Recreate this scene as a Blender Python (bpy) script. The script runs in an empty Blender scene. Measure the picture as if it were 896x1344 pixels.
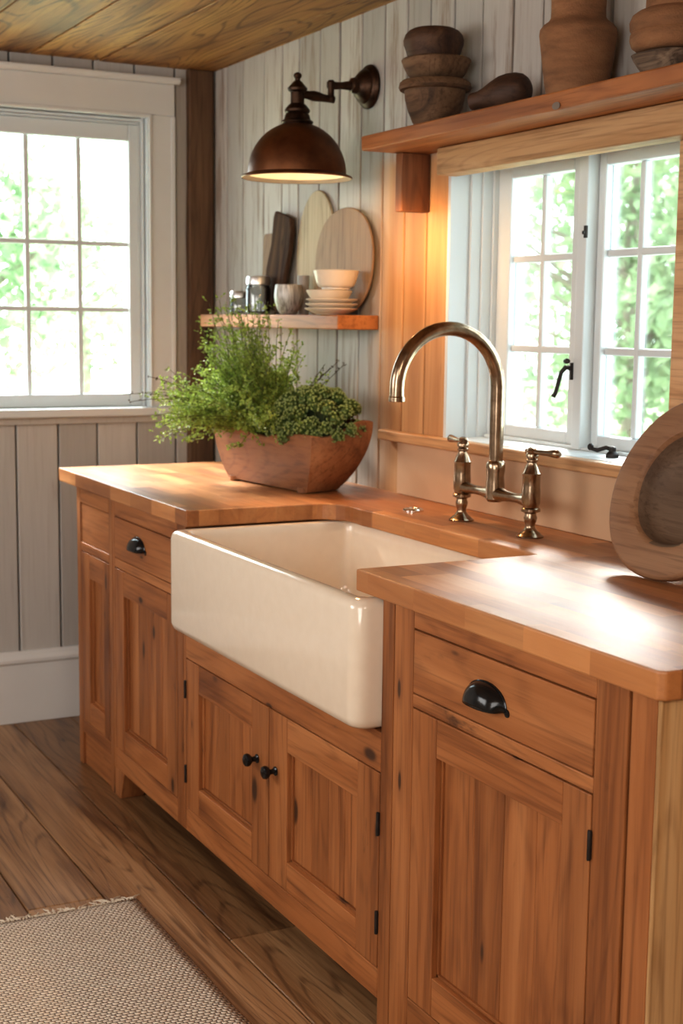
import bpy, bmesh, math, random
from mathutils import Vector, Matrix, noise
R = random.Random(7)
C = bpy.context.scene.collection
PI = math.pi

# ------------------------------------------------------------------ node helpers
class NT:
    def __init__(self, name):
        self.m = bpy.data.materials.new(name); self.m.use_nodes = True
        self.t = self.m.node_tree; self.n = self.t.nodes; self.l = self.t.links
        self.n.clear()
        self.out = self.n.new('ShaderNodeOutputMaterial')
    def add(self, typ, ins=None, **props):
        nd = self.n.new(typ)
        for k, v in props.items(): setattr(nd, k, v)
        for k, v in (ins or {}).items():
            s = nd.inputs[k]
            if isinstance(v, bpy.types.NodeSocket): self.l.new(v, s)
            else: s.default_value = v
        return nd
    def math(self, op, a, b=0.0, clamp=False):
        return self.add('ShaderNodeMath', {0: a, 1: b}, operation=op, use_clamp=clamp).outputs[0]
    def vmath(self, op, a, b):
        return self.add('ShaderNodeVectorMath', {0: a, 1: b}, operation=op).outputs[0]
    def ramp(self, fac, stops):
        r = self.add('ShaderNodeValToRGB', {'Fac': fac})
        e = r.color_ramp.elements
        while len(e) < len(stops): e.new(0.5)
        for el, (p, c) in zip(e, stops):
            el.position = p; el.color = c if len(c) == 4 else (*c, 1)
        return r.outputs['Color']
    def step(self, fac, a, b):          # smooth 0..1 between a and b
        return self.add('ShaderNodeMapRange', {'Value': fac, 'From Min': a, 'From Max': b}, interpolation_type='SMOOTHSTEP').outputs[0]
    def mix(self, fac, a, b, mode='MIX'):
        x = self.add('ShaderNodeMix', data_type='RGBA', blend_type=mode)
        for s, v in ((x.inputs[0], fac), (x.inputs[6], a), (x.inputs[7], b)):
            if isinstance(v, bpy.types.NodeSocket): self.l.new(v, s)
            elif isinstance(v, (tuple, list)): s.default_value = (*v, 1) if len(v) == 3 else v
            else: s.default_value = v
        return x.outputs[2]
    def noise(self, vec, scale=1, detail=4, rough=.55, dist=0):
        return self.add('ShaderNodeTexNoise', {'Vector': vec, 'Scale': scale, 'Detail': detail, 'Roughness': rough, 'Distortion': dist}).outputs['Fac']
    def scaled(self, vec, s):
        return self.vmath('MULTIPLY', vec, s)
    def coords(self, jitter=True):
        v = self.add('ShaderNodeTexCoord').outputs['Object']
        isl = self.add('ShaderNodeNewGeometry').outputs['Random Per Island']
        obr = self.add('ShaderNodeObjectInfo').outputs['Random']
        if jitter:
            k = self.math('ADD', self.math('MULTIPLY', isl, 9.7), self.math('MULTIPLY', obr, 5.3))
            cv = self.add('ShaderNodeCombineXYZ', {0: k, 1: self.math('MULTIPLY', k, 1.7), 2: self.math('MULTIPLY', k, .6)}).outputs[0]
            v2 = self.vmath('ADD', v, cv)
        else: v2 = v
        return v, v2, isl, obr
    def finish(self, color, rough=.5, bump=None, bstr=.2, bdist=.002, **kw):
        b = self.add('ShaderNodeBsdfPrincipled', {'Base Color': color if isinstance(color, bpy.types.NodeSocket) else (*color, 1), 'Roughness': rough, **kw})
        if bump is not None:
            bn = self.add('ShaderNodeBump', {'Height': bump, 'Strength': bstr, 'Distance': bdist})
            self.l.new(bn.outputs[0], b.inputs['Normal'])
        self.l.new(b.outputs[0], self.out.inputs[0])
        return self.m

def ax(axis, along, across):
    return tuple(along if a == axis else across for a in 'xyz')

def wood(name, light, mid, dark, axis='z', rough=.5, var=.3, knots=1.0, stain=.5, grain=9.0, coat=0.0, bstr=.25, spec=.4, rings=.3, ringf=34):
    t = NT(name); v, w, isl, obr = t.coords()
    g1 = t.noise(t.scaled(w, ax(axis, .8, grain)), 1, 4, .6, 1.2)
    g2 = t.noise(t.scaled(w, ax(axis, 3, 110)), 1, 3, .6, .3)
    col = t.ramp(g1, [(.28, dark), (.47, mid), (.72, light)])
    g3 = t.noise(t.scaled(w, ax(axis, 1.6, 46)), 1, 4, .65, .4)
    col = t.mix(t.math('MULTIPLY', t.step(g2, .48, .72), .5), col, t.mix(1, col, (.42, .35, .30), 'MULTIPLY'))
    col = t.mix(t.math('MULTIPLY', t.step(g3, .56, .70), .45), col, t.mix(1, col, (.45, .36, .30), 'MULTIPLY'))
    if rings > 0:
        gl = t.noise(t.scaled(w, ax(axis, .55, grain * .5)), 1, 1.5, .45, .25)
        ln = t.math('ABSOLUTE', t.math('SINE', t.math('MULTIPLY', gl, ringf * 2.0)))
        lf_ = t.math('MULTIPLY', t.math('SUBTRACT', 1, t.step(ln, .05, .55)), t.step(g2, .30, .55))
        col = t.mix(t.math('MULTIPLY', lf_, rings), col, t.mix(1, dark, (.62, .55, .5), 'MULTIPLY'))
    if stain > 0:
        s = t.noise(t.scaled(w, ax(axis, 3.0, 7)), 1, 5, .7)
        s2 = t.noise(t.scaled(w, ax(axis, 14, 55)), 1, 3, .7)
        f = t.math('MULTIPLY', t.step(s, .60, .76), t.step(s2, .42, .62))
        col = t.mix(t.math('MULTIPLY', f, stain), col, (.045, .018, .008))
    if knots > 0:
        for cell, r0, lo in ((.050, .0058, .20), (.13, .012, .22)):
            q = t.vmath('ADD', t.scaled(w, ax(axis, (.30 if cell < .1 else .5) / cell, 1 / cell)), (3.1, 1.7, .4))
            vo = t.add('ShaderNodeTexVoronoi', {'Vector': q, 'Scale': 1.0})
            d = vo.outputs['Distance']
            rk = t.add('ShaderNodeSeparateColor', {0: vo.outputs['Color']})
            on = t.math('GREATER_THAN', rk.outputs[0], 1 - lo * knots)
            rr = t.math('ADD', t.math('MULTIPLY', rk.outputs[1], r0 / cell), .35 * r0 / cell)
            core = t.math('SUBTRACT', 1, t.step(t.math('DIVIDE', d, rr), .6, 1.3))
            halo = t.math('SUBTRACT', 1, t.step(t.math('DIVIDE', d, rr), 1., 3.2))
            col = t.mix(t.math('MULTIPLY', t.math('MULTIPLY', halo, on), .35), col, dark)
            col = t.mix(t.math('MULTIPLY', t.math('MULTIPLY', core, on), .88), col, (.03, .013, .008))
    br = t.math('ADD', 1 - var / 2, t.math('MULTIPLY', isl, var))
    cb = t.add('ShaderNodeCombineColor', {0: br, 1: t.math('POWER', br, 1.15), 2: t.math('POWER', br, 1.3)})
    col = t.mix(1, col, cb.outputs[0], 'MULTIPLY')
    rg = t.math('ADD', rough - .08, t.math('MULTIPLY', g1, .16))
    h = t.math('ADD', t.math('MULTIPLY', g2, .6), g1)
    return t.finish(col, rg, h, bstr, .003, **{'Coat Weight': coat, 'Coat Roughness': .25, 'Specular IOR Level': spec})

M = {}
PL, PM, PD = (.43, .182, .066), (.315, .116, .036), (.155, .050, .016)
M['pine_v'] = wood('pine_vertical', PL, PM, PD, 'z', .46, .40, 1.9, .9, rings=.26, ringf=26)
M['pine_h'] = wood('pine_horizontal', PL, PM, PD, 'x', .46, .40, 1.7, .9, rings=.26, ringf=26)
M['pine_y'] = wood('pine_crosswise', PL, PM, PD, 'y', .5, .28)
M['pine_end'] = wood('pale_pine', (.62, .42, .22), (.52, .32, .145), (.36, .19, .07), 'z', .5, .15, .8, .2)
M['shelf'] = wood('shelf_pine', (.55, .25, .09), (.42, .165, .055), (.22, .075, .025), 'x', .5, .2, .5, .35, 7)
M['lintel'] = wood('lintel_pine', (.55, .36, .19), (.47, .28, .13), (.36, .19, .075), 'x', .55, .1, .4, .15, 7)
M['ledge'] = wood('ledge_pine', (.66, .43, .24), (.58, .34, .17), (.44, .23, .1), 'x', .45, .1, .4, .1)
M['bracket'] = wood('bracket_wood', (.30, .125, .05), (.21, .08, .03), (.10, .036, .015), 'z', .6, .1, .6, .5, 8)
M['post'] = wood('old_post', (.20, .115, .06), (.125, .066, .034), (.05, .026, .015), 'z', .7, .1, 1.3, .8, 8, bstr=.6)
M['ceiling'] = wood('ceiling_boards', (.52, .29, .09), (.37, .18, .055), (.14, .058, .022), 'x', .6, .55, .6, .85, 6, bstr=.6, rings=.7, ringf=60)
M['floor'] = wood('floor_boards', (.44, .26, .13), (.30, .158, .068), (.12, .054, .023), 'x', .33, .55, .3, .85, 11, bstr=.6, rings=.55, ringf=40)
M['trough'] = wood('trough_wood', (.40, .19, .085), (.29, .125, .052), (.15, .058, .025), 'x', .5, .1, .8, .6, 6, bstr=.3)
M['bowl_wood'] = wood('turned_bowl_wood', (.34, .195, .105), (.27, .14, .07), (.18, .085, .04), 'x', .6, .1, .4, .4, 10, bstr=.35, rings=.12)
M['bowl_hollow_shaded'] = wood('shaded_hollow_wood', (.19, .125, .08), (.14, .088, .054), (.09, .05, .03), 'x', .65, .1, .2, .4, 10, bstr=.3, rings=.1)  # weathered darker inside, with the hollow's shade put into the colour
M['old_bowl'] = wood('old_bowl_wood', (.24, .14, .075), (.145, .08, .04), (.05, .027, .015), 'x', .7, .15, .3, .8, 16, bstr=.6)
M['dark_bowl'] = wood('dark_bowl_wood', (.14, .072, .036), (.08, .038, .02), (.03, .015, .009), 'x', .6, .1, .3, .6, 14, bstr=.5)
M['board_pale'] = wood('pale_board_wood', (.55, .45, .29), (.46, .36, .22), (.36, .26, .15), 'z', .6, .1, .2, .1, 9)
M['board_tan'] = wood('tan_board_wood', (.36, .24, .14), (.30, .19, .105), (.22, .13, .07), 'z', .6, .1, .2, .1, 8)
M['driftwood'] = wood('driftwood', (.34, .24, .16), (.11, .07, .045), (.012, .008, .006), 'x', .8, .1, .6, 1.0, 30, bstr=1.0)
M['board_dark'] = wood('dark_board_wood', (.20, .11, .06), (.065, .034, .021), (.014, .008, .006), 'z', .8, .1, .6, .9, 16, bstr=.8, spec=.15, rings=.5)

# --- butcher-block worktop
def worktop():
    t = NT('butcher_block'); v, w, isl, obr = t.coords(False)
    sp = t.add('ShaderNodeSeparateXYZ', {0: v})
    row = t.math('FLOOR', t.math('DIVIDE', t.math('ADD', sp.outputs[1], 1.0), .052))
    off = t.math('MULTIPLY', t.math('FRACT', t.math('MULTIPLY', row, .618)), .9)
    colm = t.math('FLOOR', t.math('DIVIDE', t.math('ADD', sp.outputs[0], off), t.math('ADD', .12, t.math('MULTIPLY', t.math('FRACT', t.math('MULTIPLY', row, .37)), .22))))
    wn = t.add('ShaderNodeTexWhiteNoise', {'Vector': t.add('ShaderNodeCombineXYZ', {0: row, 1: colm, 2: 0.0}).outputs[0]}, noise_dimensions='3D')
    sh = t.vmath('ADD', v, t.scaled(wn.outputs['Color'], (5, 5, 5)))
    g1 = t.noise(t.scaled(sh, (1.3, 13, 13)), 1, 4, .6, .8)
    g2 = t.noise(t.scaled(sh, (5, 130, 130)), 1, 3, .6, .2)
    col = t.ramp(g1, [(.25, (.27, .095, .028)), (.48, (.43, .175, .055)), (.75, (.55, .265, .10))])
    col = t.mix(t.math('MULTIPLY', t.step(g2, .5, .75), .25), col, (.22, .08, .028))
    br = t.math('ADD', .68, t.math('MULTIPLY', wn.outputs['Value'], .6))
    cb = t.add('ShaderNodeCombineColor', {0: br, 1: t.math('POWER', br, 1.25), 2: t.math('POWER', br, 1.5)})
    col = t.mix(1, col, cb.outputs[0], 'MULTIPLY')
    st = t.noise(t.scaled(v, (5, 16, 16)), 1, 5, .7)
    col = t.mix(t.math('MULTIPLY', t.step(st, .62, .8), .6), col, (.10, .035, .014))
    rg = t.math('ADD', .30, t.math('MULTIPLY', t.noise(t.scaled(v, (4, 14, 14)), 1, 4, .6), .25))
    return t.finish(col, rg, t.math('ADD', g1, t.math('MULTIPLY', g2, .4)), .18, .002, **{'Specular IOR Level': .6, 'Coat Weight': .15, 'Coat Roughness': .3})
M['worktop'] = worktop()

# --- whitewashed / bare boards of the window wall: the paint stops at about x = 1.2 below the shelf
def wall_boards(name, paint=True, both=True, tone=(.56, .535, .49), wear=.575):
    t = NT(name); v, w, isl, obr = t.coords()
    sp = t.add('ShaderNodeSeparateXYZ', {0: v})
    g1 = t.noise(t.scaled(w, (9, 9, .8)), 1, 4, .6, 1.0)
    g2 = t.noise(t.scaled(w, (110, 110, 3)), 1, 3, .6, .3)
    pine = t.ramp(g1, [(.25, (.40, .19, .075)), (.5, (.56, .31, .14)), (.75, (.66, .41, .21))])
    pine = t.mix(t.math('MULTIPLY', t.step(g2, .5, .75), .25), pine, (.28, .12, .045))
    s = t.noise(t.scaled(w, (16, 16, 3.2)), 1, 4, .65)
    pine = t.mix(t.math('MULTIPLY', t.step(s, .62, .74), .55), pine, (.22, .085, .03))
    s1 = t.noise(t.scaled(w, (20, 20, 2.2)), 1, 5, .7)
    s2 = t.noise(t.scaled(w, (60, 60, 4)), 1, 3, .6)
    wear_f = t.step(t.math('ADD', t.math('MULTIPLY', s1, .75), t.math('MULTIPLY', s2, .25)), wear - .07, wear + .07)
    br = t.math('ADD', .84, t.math('MULTIPLY', isl, .3))
    white = t.mix(1, t.mix(t.math('MULTIPLY', s2, .6), tone, tuple(c * .72 for c in tone)), t.add('ShaderNodeCombineColor', {0: br, 1: br, 2: br}).outputs[0], 'MULTIPLY')
    white = t.mix(t.math('MULTIPLY', wear_f, .7), white, (.27, .185, .125))
    white = t.mix(t.math('MULTIPLY', t.step(g2, .52, .7), .22), white, (.30, .26, .22))
    if both:
        wob = t.math('MULTIPLY', t.math('SUBTRACT', t.noise(t.scaled(v, (1, 1, 3)), 1, 3), .5), .12)
        mx = t.step(t.math('ADD', sp.outputs[0], wob), 1.13, 1.30)
        mz = t.math('SUBTRACT', 1, t.step(sp.outputs[2], 1.78, 1.84))
        col = t.mix(t.math('MULTIPLY', mx, mz), white, pine)
    else: col = white
    return t.finish(col, .62, t.math('ADD', g1, t.math('MULTIPLY', g2, .6)), .3, .003)
M['wall_window'] = wall_boards('window_wall_boards')
M['wall_back'] = wall_boards('back_wall_boards', both=False, tone=(.55, .53, .495), wear=.69)

def painted(name, col, rough=.45, vary=.06):
    t = NT(name); v, w, isl, obr = t.coords(False)
    n = t.noise(t.scaled(v, (6, 6, 6)), 1, 4)
    c = t.mix(n, tuple(x * (1 - vary) for x in col), tuple(min(1, x * (1 + vary)) for x in col))
    return t.finish(c, rough, t.noise(t.scaled(v, (90, 90, 40)), 1, 3), .06, .002)
M['white_paint'] = painted('white_trim_paint', (.66, .70, .71), vary=.03)
M['casing_paint'] = painted('casing_paint', (.70, .715, .70))
M['base_paint'] = painted('baseboard_paint', (.72, .72, .70))
M['splash'] = painted('splash_board_paint', (.60, .40, .25), .55, .14)
M['plaster'] = painted('plain_plaster', (.62, .58, .52), .8)

def fireclay():
    t = NT('fireclay'); v, w, isl, obr = t.coords(False)
    n = t.noise(t.scaled(v, (30, 30, 30)), 1, 3); n2 = t.noise(t.scaled(v, (220, 220, 60)), 1, 2)
    c = t.mix(n, (.75, .645, .515), (.81, .715, .59))
    return t.finish(c, .13, t.math('ADD', n, t.math('MULTIPLY', n2, .35)), .10, .004, **{'Coat Weight': .4, 'Coat Roughness': .08})
M['fireclay'] = fireclay()

def metal(name, a, b, rough=.3, scale=30, met=1.0, bstr=.05):
    t = NT(name); v, w, isl, obr = t.coords(False)
    n = t.noise(t.scaled(v, (scale,) * 3), 1, 5, .65)
    c = t.ramp(n, [(.3, a), (.7, b)])
    return t.finish(c, t.math('ADD', rough - .08, t.math('MULTIPLY', n, .16)), n, bstr, .002, Metallic=met)
M['faucet'] = metal('aged_nickel', (.25, .175, .115), (.44, .335, .235), .22, 45)
M['chrome'] = metal('bright_chrome', (.7, .68, .64), (.8, .78, .75), .12)
M['bronze'] = metal('dark_bronze', (.035, .022, .016), (.10, .055, .034), .42, 40)
M['copper'] = metal('aged_copper', (.085, .036, .017), (.20, .078, .030), .42, 14, .85)
M['black'] = metal('black_iron', (.008, .008, .009), (.016, .015, .015), .16, 60, .3)
M['iron'] = metal('dull_iron', (.02, .017, .015), (.05, .04, .035), .5, 60, .6)
M['silver'] = metal('dull_silver', (.62, .62, .61), (.8, .8, .79), .35)

def plain(name, col, rough=.5, **kw):
    t = NT(name); v, w, isl, obr = t.coords(False)
    n = t.noise(t.scaled(v, (25, 25, 25)), 1, 4)
    return t.finish(t.mix(n, tuple(x * .85 for x in col), tuple(min(1, x * 1.1) for x in col)), rough, n, .08, .002, **kw)
M['shade_in'] = plain('shade_enamel', (.86, .80, .66), .5)
M['porcelain'] = plain('cream_stoneware', (.74, .66, .55), .3)
M['grey_clay'] = plain('grey_stoneware', (.34, .32, .30), .5)
def ribbed():
    t = NT('ribbed_clay'); v, w, isl, obr = t.coords(False)
    n = t.noise(t.scaled(v, (160, 160, 9)), 1, 3, .6)
    c = t.ramp(n, [(.35, (.22, .20, .18)), (.6, (.58, .56, .54))])
    return t.finish(c, .38, n, .3, .002, Metallic=.25)
M['ribbed'] = ribbed()
def clay():
    t = NT('coarse_terracotta'); v, w, isl, obr = t.coords(False)
    n = t.noise(t.scaled(v, (9, 9, 30)), 1, 5, .65); g = t.noise(t.scaled(v, (260, 260, 260)), 1, 2)
    c = t.ramp(n, [(.3, (.16, .075, .033)), (.6, (.30, .145, .065)), (.8, (.36, .20, .10))])
    return t.finish(c, .85, t.math('ADD', n, g), .5, .003)
M['clay'] = clay()
M['gap_dark'] = plain('gap_shadow', (.06, .045, .035), .95)
M['soil'] = plain('dark_soil', (.035, .022, .014), .95)

def glass(name, tint=(1, 1, 1), refl=1.0):
    t = NT(name)
    tr = t.add('ShaderNodeBsdfTransparent', {'Color': (*tint, 1)}); gl = t.add('ShaderNodeBsdfGlossy', {'Roughness': .02})
    fr = t.add('ShaderNodeFresnel', {'IOR': 1.45})
    mx = t.add('ShaderNodeMixShader', {0: t.math('MULTIPLY', fr.outputs[0], refl), 1: tr.outputs[0], 2: gl.outputs[0]})
    t.l.new(mx.outputs[0], t.out.inputs[0]); return t.m
M['glass'] = glass('window_glass', (.97, .99, .98), .6)
M['jar_glass'] = glass('jar_glass', (.86, .88, .88), 2.2)

def leaf(name, a, b, trans=.35, rough=.5):
    t = NT(name); v, w, isl, obr = t.coords(False)
    n = t.noise(t.scaled(v, (18, 18, 18)), 1, 3)
    f = t.math('ADD', t.math('MULTIPLY', isl, .6), t.math('MULTIPLY', n, .4))
    c = t.mix(f, a, b)
    p = t.add('ShaderNodeBsdfPrincipled', {'Base Color': c, 'Roughness': rough, 'Specular IOR Level': .3})
    tl = t.add('ShaderNodeBsdfTranslucent', {'Color': c})
    mx = t.add('ShaderNodeMixShader', {0: trans, 1: p.outputs[0], 2: tl.outputs[0]})
    t.l.new(mx.outputs[0], t.out.inputs[0]); return t.m
M['fern'] = leaf('fern_leaf', (.16, .26, .04), (.47, .58, .15), .4)
M['sedum'] = leaf('sedum_leaf', (.09, .16, .04), (.25, .34, .11), .25)
M['sedum_tip'] = leaf('sedum_tip', (.40, .50, .18), (.64, .72, .36), .25)
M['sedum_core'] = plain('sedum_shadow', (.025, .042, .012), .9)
M['sprig'] = leaf('dark_sprig_leaf', (.045, .03, .022), (.10, .085, .04), .1)
M['stem'] = plain('plant_stem', (.10, .12, .035), .6)
M['dry_leaf'] = plain('dry_leaf', (.22, .07, .04), .6)
M['tree_leaf'] = leaf('tree_leaf', (.14, .21, .11), (.32, .42, .26), .5)
M['bark'] = plain('tree_bark', (.22, .18, .15), .9)
M['lawn'] = leaf('lawn_grass', (.40, .48, .28), (.55, .60, .42), 0.0, .9)

def rug_mat():
    t = NT('woven_jute'); v, w, isl, obr = t.coords(False)
    wob = t.noise(t.scaled(v, (25, 25, 1)), 1, 3)
    d = t.scaled(t.add('ShaderNodeCombineXYZ', {0: wob, 1: wob, 2: 0.0}).outputs[0], (.010, .010, 0))
    p = t.vmath('ADD', v, d)
    sp = t.add('ShaderNodeSeparateXYZ', {0: p})
    rx = t.math('MULTIPLY', sp.outputs[0], 1 / .0098)
    cell = t.math('FLOOR', rx)
    wx = t.math('ABSOLUTE', t.math('SINE', t.math('MULTIPLY', rx, PI)))
    sh = t.math('MULTIPLY', t.math('MODULO', cell, 2.0), .5)
    wy = t.math('ABSOLUTE', t.math('SINE', t.math('MULTIPLY', t.math('ADD', t.math('MULTIPLY', sp.outputs[1], 1 / .0135), sh), PI)))
    h = t.math('MULTIPLY', t.math('POWER', wx, .6), t.math('POWER', wy, .45))
    f = t.noise(t.scaled(v, (300, 60, 60)), 1, 3)
    blot = t.noise(t.scaled(v, (22, 14, 1)), 1, 4)
    c = t.mix(blot, (.72, .58, .44), (.92, .84, .72))
    c = t.mix(t.math('MULTIPLY', f, .4), c, (.78, .71, .61))
    c = t.mix(t.math('SUBTRACT', 1, t.step(h, .12, .62)), c, (.10, .055, .03))
    return t.finish(c, .9, h, .9, .005)
M['rug'] = rug_mat()
M['fringe'] = plain('rug_fringe', (.70, .62, .50), .9)

def emit(name, col, s):
    t = NT(name); e = t.add('ShaderNodeEmission', {'Color': (*col, 1), 'Strength': s})
    t.l.new(e.outputs[0], t.out.inputs[0]); return t.m
M['bulb'] = emit('lit_bulb', (1, .78, .5), 14)

# ------------------------------------------------------------------ mesh helpers
def box(bm, x0, x1, y0, y1, z0, z1, mi=0):
    vs = [bm.verts.new(p) for p in ((x0,y0,z0),(x1,y0,z0),(x1,y1,z0),(x0,y1,z0),(x0,y0,z1),(x1,y0,z1),(x1,y1,z1),(x0,y1,z1))]
    for f in ((0,3,2,1),(4,5,6,7),(0,1,5,4),(1,2,6,5),(2,3,7,6),(3,0,4,7)):
        bm.faces.new([vs[i] for i in f]).material_index = mi

def loft(bm, rings, close=True, cap0=True, cap1=True, mi=0):
    vr = [[bm.verts.new(p) for p in r] for r in rings]
    n = len(vr[0])
    for a, b in zip(vr, vr[1:]):
        for i in range(n if close else n - 1):
            j = (i + 1) % n
            bm.faces.new((a[i], a[j], b[j], b[i])).material_index = mi
    if cap0: bm.faces.new(list(reversed(vr[0]))).material_index = mi
    if cap1: bm.faces.new(vr[-1]).material_index = mi
    return vr

def lathe(bm, prof, c=(0,0,0), axis=(0,0,1), seg=40, cap0=True, cap1=True, mi=0, sx=1, sy=1, wob=0):
    q = Vector((0,0,1)).rotation_difference(Vector(axis).normalized()).to_matrix()
    c = Vector(c); rings = []
    for r, z in prof:
        ring = []
        for i in range(seg):
            a = 2 * PI * i / seg
            k = 1 + wob * noise.noise(Vector((math.cos(a) * 1.3, math.sin(a) * 1.3, z * 14 + c.x * 7)))
            ring.append(c + q @ Vector((r * k * sx * math.cos(a), r * k * sy * math.sin(a), z)))
        rings.append(ring)
    loft(bm, rings, True, cap0, cap1, mi)

def tube(bm, pts, rad, seg=12, cap=True, mi=0):
    pts = [Vector(p) for p in pts]; n = len(pts)
    if not isinstance(rad, (list, tuple)): rad = [rad] * n
    up = None; rings = []
    for i, p in enumerate(pts):
        d = (pts[min(i + 1, n - 1)] - pts[max(i - 1, 0)]).normalized()
        if up is None:
            up = d.cross(Vector((.3, .9, .17)) if abs(d.y) < .8 else Vector((1, 0, .1))).normalized()
        u = (up - d * up.dot(d)).normalized(); w = d.cross(u); up = u
        rings.append([p + (u * math.cos(2*PI*k/seg) + w * math.sin(2*PI*k/seg)) * rad[i] for k in range(seg)])
    loft(bm, rings, True, cap, cap, mi)

def prism(bm, poly, z0, z1, axis='z', mi=0):
    """extrude a plan polygon; axis y: poly is (x,z), axis x: poly is (y,z)"""
    f = {'z': lambda a, b, t: (a, b, t), 'y': lambda a, b, t: (a, t, b), 'x': lambda a, b, t: (t, a, b)}[axis]
    loft(bm, [[f(a, b, z0) for a, b in poly], [f(a, b, z1) for a, b in poly]], True, True, True, mi)

def link(name, bm, mats, parent=None, bevel=0.0, smooth=False, sub=0, seg=2):
    bmesh.ops.recalc_face_normals(bm, faces=bm.faces[:])
    me = bpy.data.meshes.new(name)
    off = Vector((0,0,0)); p = parent
    while p is not None: off += p.location; p = p.parent
    bmesh.ops.translate(bm, verts=bm.verts[:], vec=-off)
    bm.to_mesh(me); bm.free()
    for m in (mats if isinstance(mats, list) else [mats]): me.materials.append(M[m])
    if smooth:
        me.polygons.foreach_set('use_smooth', [True] * len(me.polygons))
        me.set_sharp_from_angle(angle=math.radians(38))
    o = bpy.data.objects.new(name, me); C.objects.link(o); o.parent = parent
    if bevel > 0:
        b = o.modifiers.new('edge', 'BEVEL'); b.width = bevel; b.segments = seg; b.limit_method = 'ANGLE'; b.angle_limit = math.radians(40)
    if sub:
        s = o.modifiers.new('sub', 'SUBSURF'); s.levels = s.render_levels = sub
    return o

def B(): return bmesh.new()

def tag(o, label=None, cat=None, group=None, kind=None):
    if label: o['label'] = label
    if cat: o['category'] = cat
    if group: o['group'] = group
    if kind: o['kind'] = kind
    return o

def thing(name, label, cat, loc, group=None, kind=None):
    o = bpy.data.objects.new(name, None); C.objects.link(o); o.location = loc; o.empty_display_size = .05
    return tag(o, label, cat, group, kind)

def struct(name, bm, mats, parent=None, **kw):
    o = link(name, bm, mats, parent, **kw)
    if parent is None: o['kind'] = 'structure'
    return o

# ------------------------------------------------------------------ the room
CEIL, XR, YL = 2.222, 6.2, -3.4
def boards_along(bm, cuts, fn, gap=.004):
    for a, b in zip(cuts, cuts[1:]): fn(bm, a + gap / 2, b - gap / 2)

# floor: boards along x with staggered butt joints
bm = B()
ys = [.25, .03, -.17, -.36, -.545, -.742, -.92, -1.105, -1.30, -1.48, -1.69, -1.88, -2.08, -2.27, -2.47, -2.66, -2.86, -3.05, -3.25, -3.45]
for i, (b, a) in enumerate(zip(ys, ys[1:])):
    x = -.25
    joints = {6: [1.55, 4.0], 5: [2.95], 4: [1.9, 4.4], 7: [.75, 3.1]}.get(i, [R.uniform(.4, 2), R.uniform(2.6, 4.4)])
    for x1 in joints + [XR + .1]:
        box(bm, x + .001, x1 - .001, a + .0016, b - .0016, -.03, R.uniform(-.001, 0)); x = x1
struct('floor', bm, 'floor', bevel=.0025)
bm = B(); box(bm, -.3, XR + .2, YL - .1, .3, -.08, -.031); struct('floor_base', bm, 'dark_bowl')

# ceiling boards along x
bm = B()
cy = [.22, -.003, -.09, -.41, -.64, -.88, -1.13, -1.36, -1.60, -1.85, -2.1, -2.35, -2.6, -2.85, -3.1, -3.45]
for b, a in zip(cy, cy[1:]): box(bm, -.2, XR + .1, a + .0025, b - .0025, CEIL + R.uniform(0, .003), CEIL + .03)
box(bm, -.2, XR + .1, YL - .05, .22, CEIL + .02, CEIL + .1)
struct('ceiling', bm, 'ceiling', bevel=.003)

# window wall (y = 0): upright boards around the opening of window_2
WX0, WX1, WZ0, WZ1 = 1.572, 2.445, 1.06, 1.79
gx = [-.02, .118, .253, .424, .562, .682, .826, .953, 1.086, 1.216, 1.338, 1.456, 1.572, 1.70, 1.83, 1.95, 2.08, 2.20, 2.32, 2.445, 2.58, 2.71, 2.84, 2.97, 3.1, 3.23, 3.37, 3.5, 3.65, 3.8, 3.95, 4.1, 4.25, 4.4, 4.55, 4.7, 4.85, 5.0, 5.15, 5.3, 5.45, 5.6, 5.75, 5.9, 6.05, XR + .05]
bm = B()
for a, b in zip(gx, gx[1:]):
    y0 = R.uniform(0, .002)
    if WX0 - .001 <= a < WX1 - .001:
        box(bm, a + .0038, b - .0038, y0, .05, -.02, WZ0); box(bm, a + .0038, b - .0038, y0, .05, WZ1, CEIL + .02)
    else: box(bm, a + .0038, b - .0038, y0, .05, -.02, CEIL + .02)
for q in ((-.2, WX0, -.02, CEIL + .05), (WX1, XR + .05, -.02, CEIL + .05), (WX0, WX1, -.02, WZ0), (WX0, WX1, WZ1, CEIL + .05)):
    box(bm, q[0], q[1], .02, .22, q[2], q[3], 1)
struct('wall_right', bm, ['wall_window', 'gap_dark'], bevel=.003)

# back wall (x = 0) around window_1
VY0, VY1, VZ0, VZ1 = -.90, -.235, 1.06, 2.06
gy = [.0, -.141, -.285, -.428, -.565, -.709, -.85, -.99, -1.13, -1.27, -1.41, -1.55, -1.69, -1.83, -1.97, -2.11, -2.25, -2.39, -2.53, -2.67, -2.81, -2.95, -3.09, -3.23, -3.45]
bm = B()
for b, a in zip(gy, gy[1:]):
    x0 = -R.uniform(0, .002)
    if a < VY1 and b > VY0:
        box(bm, -.05, x0, a + .003, b - .003, -.02, VZ0); box(bm, -.05, x0, a + .003, b - .003, VZ1, CEIL + .02)
    else: box(bm, -.05, x0, a + .003, b - .003, -.02, CEIL + .02)
for q in ((YL - .05, VY0, -.02, CEIL + .05), (VY1, .2, -.02, CEIL + .05), (VY0, VY1, -.02, VZ0), (VY0, VY1, VZ1, CEIL + .05)):
    box(bm, -.2, -.02, q[0], q[1], q[2], q[3], 1)
struct('wall_back', bm, ['wall_back', 'gap_dark'], bevel=.003)

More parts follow.
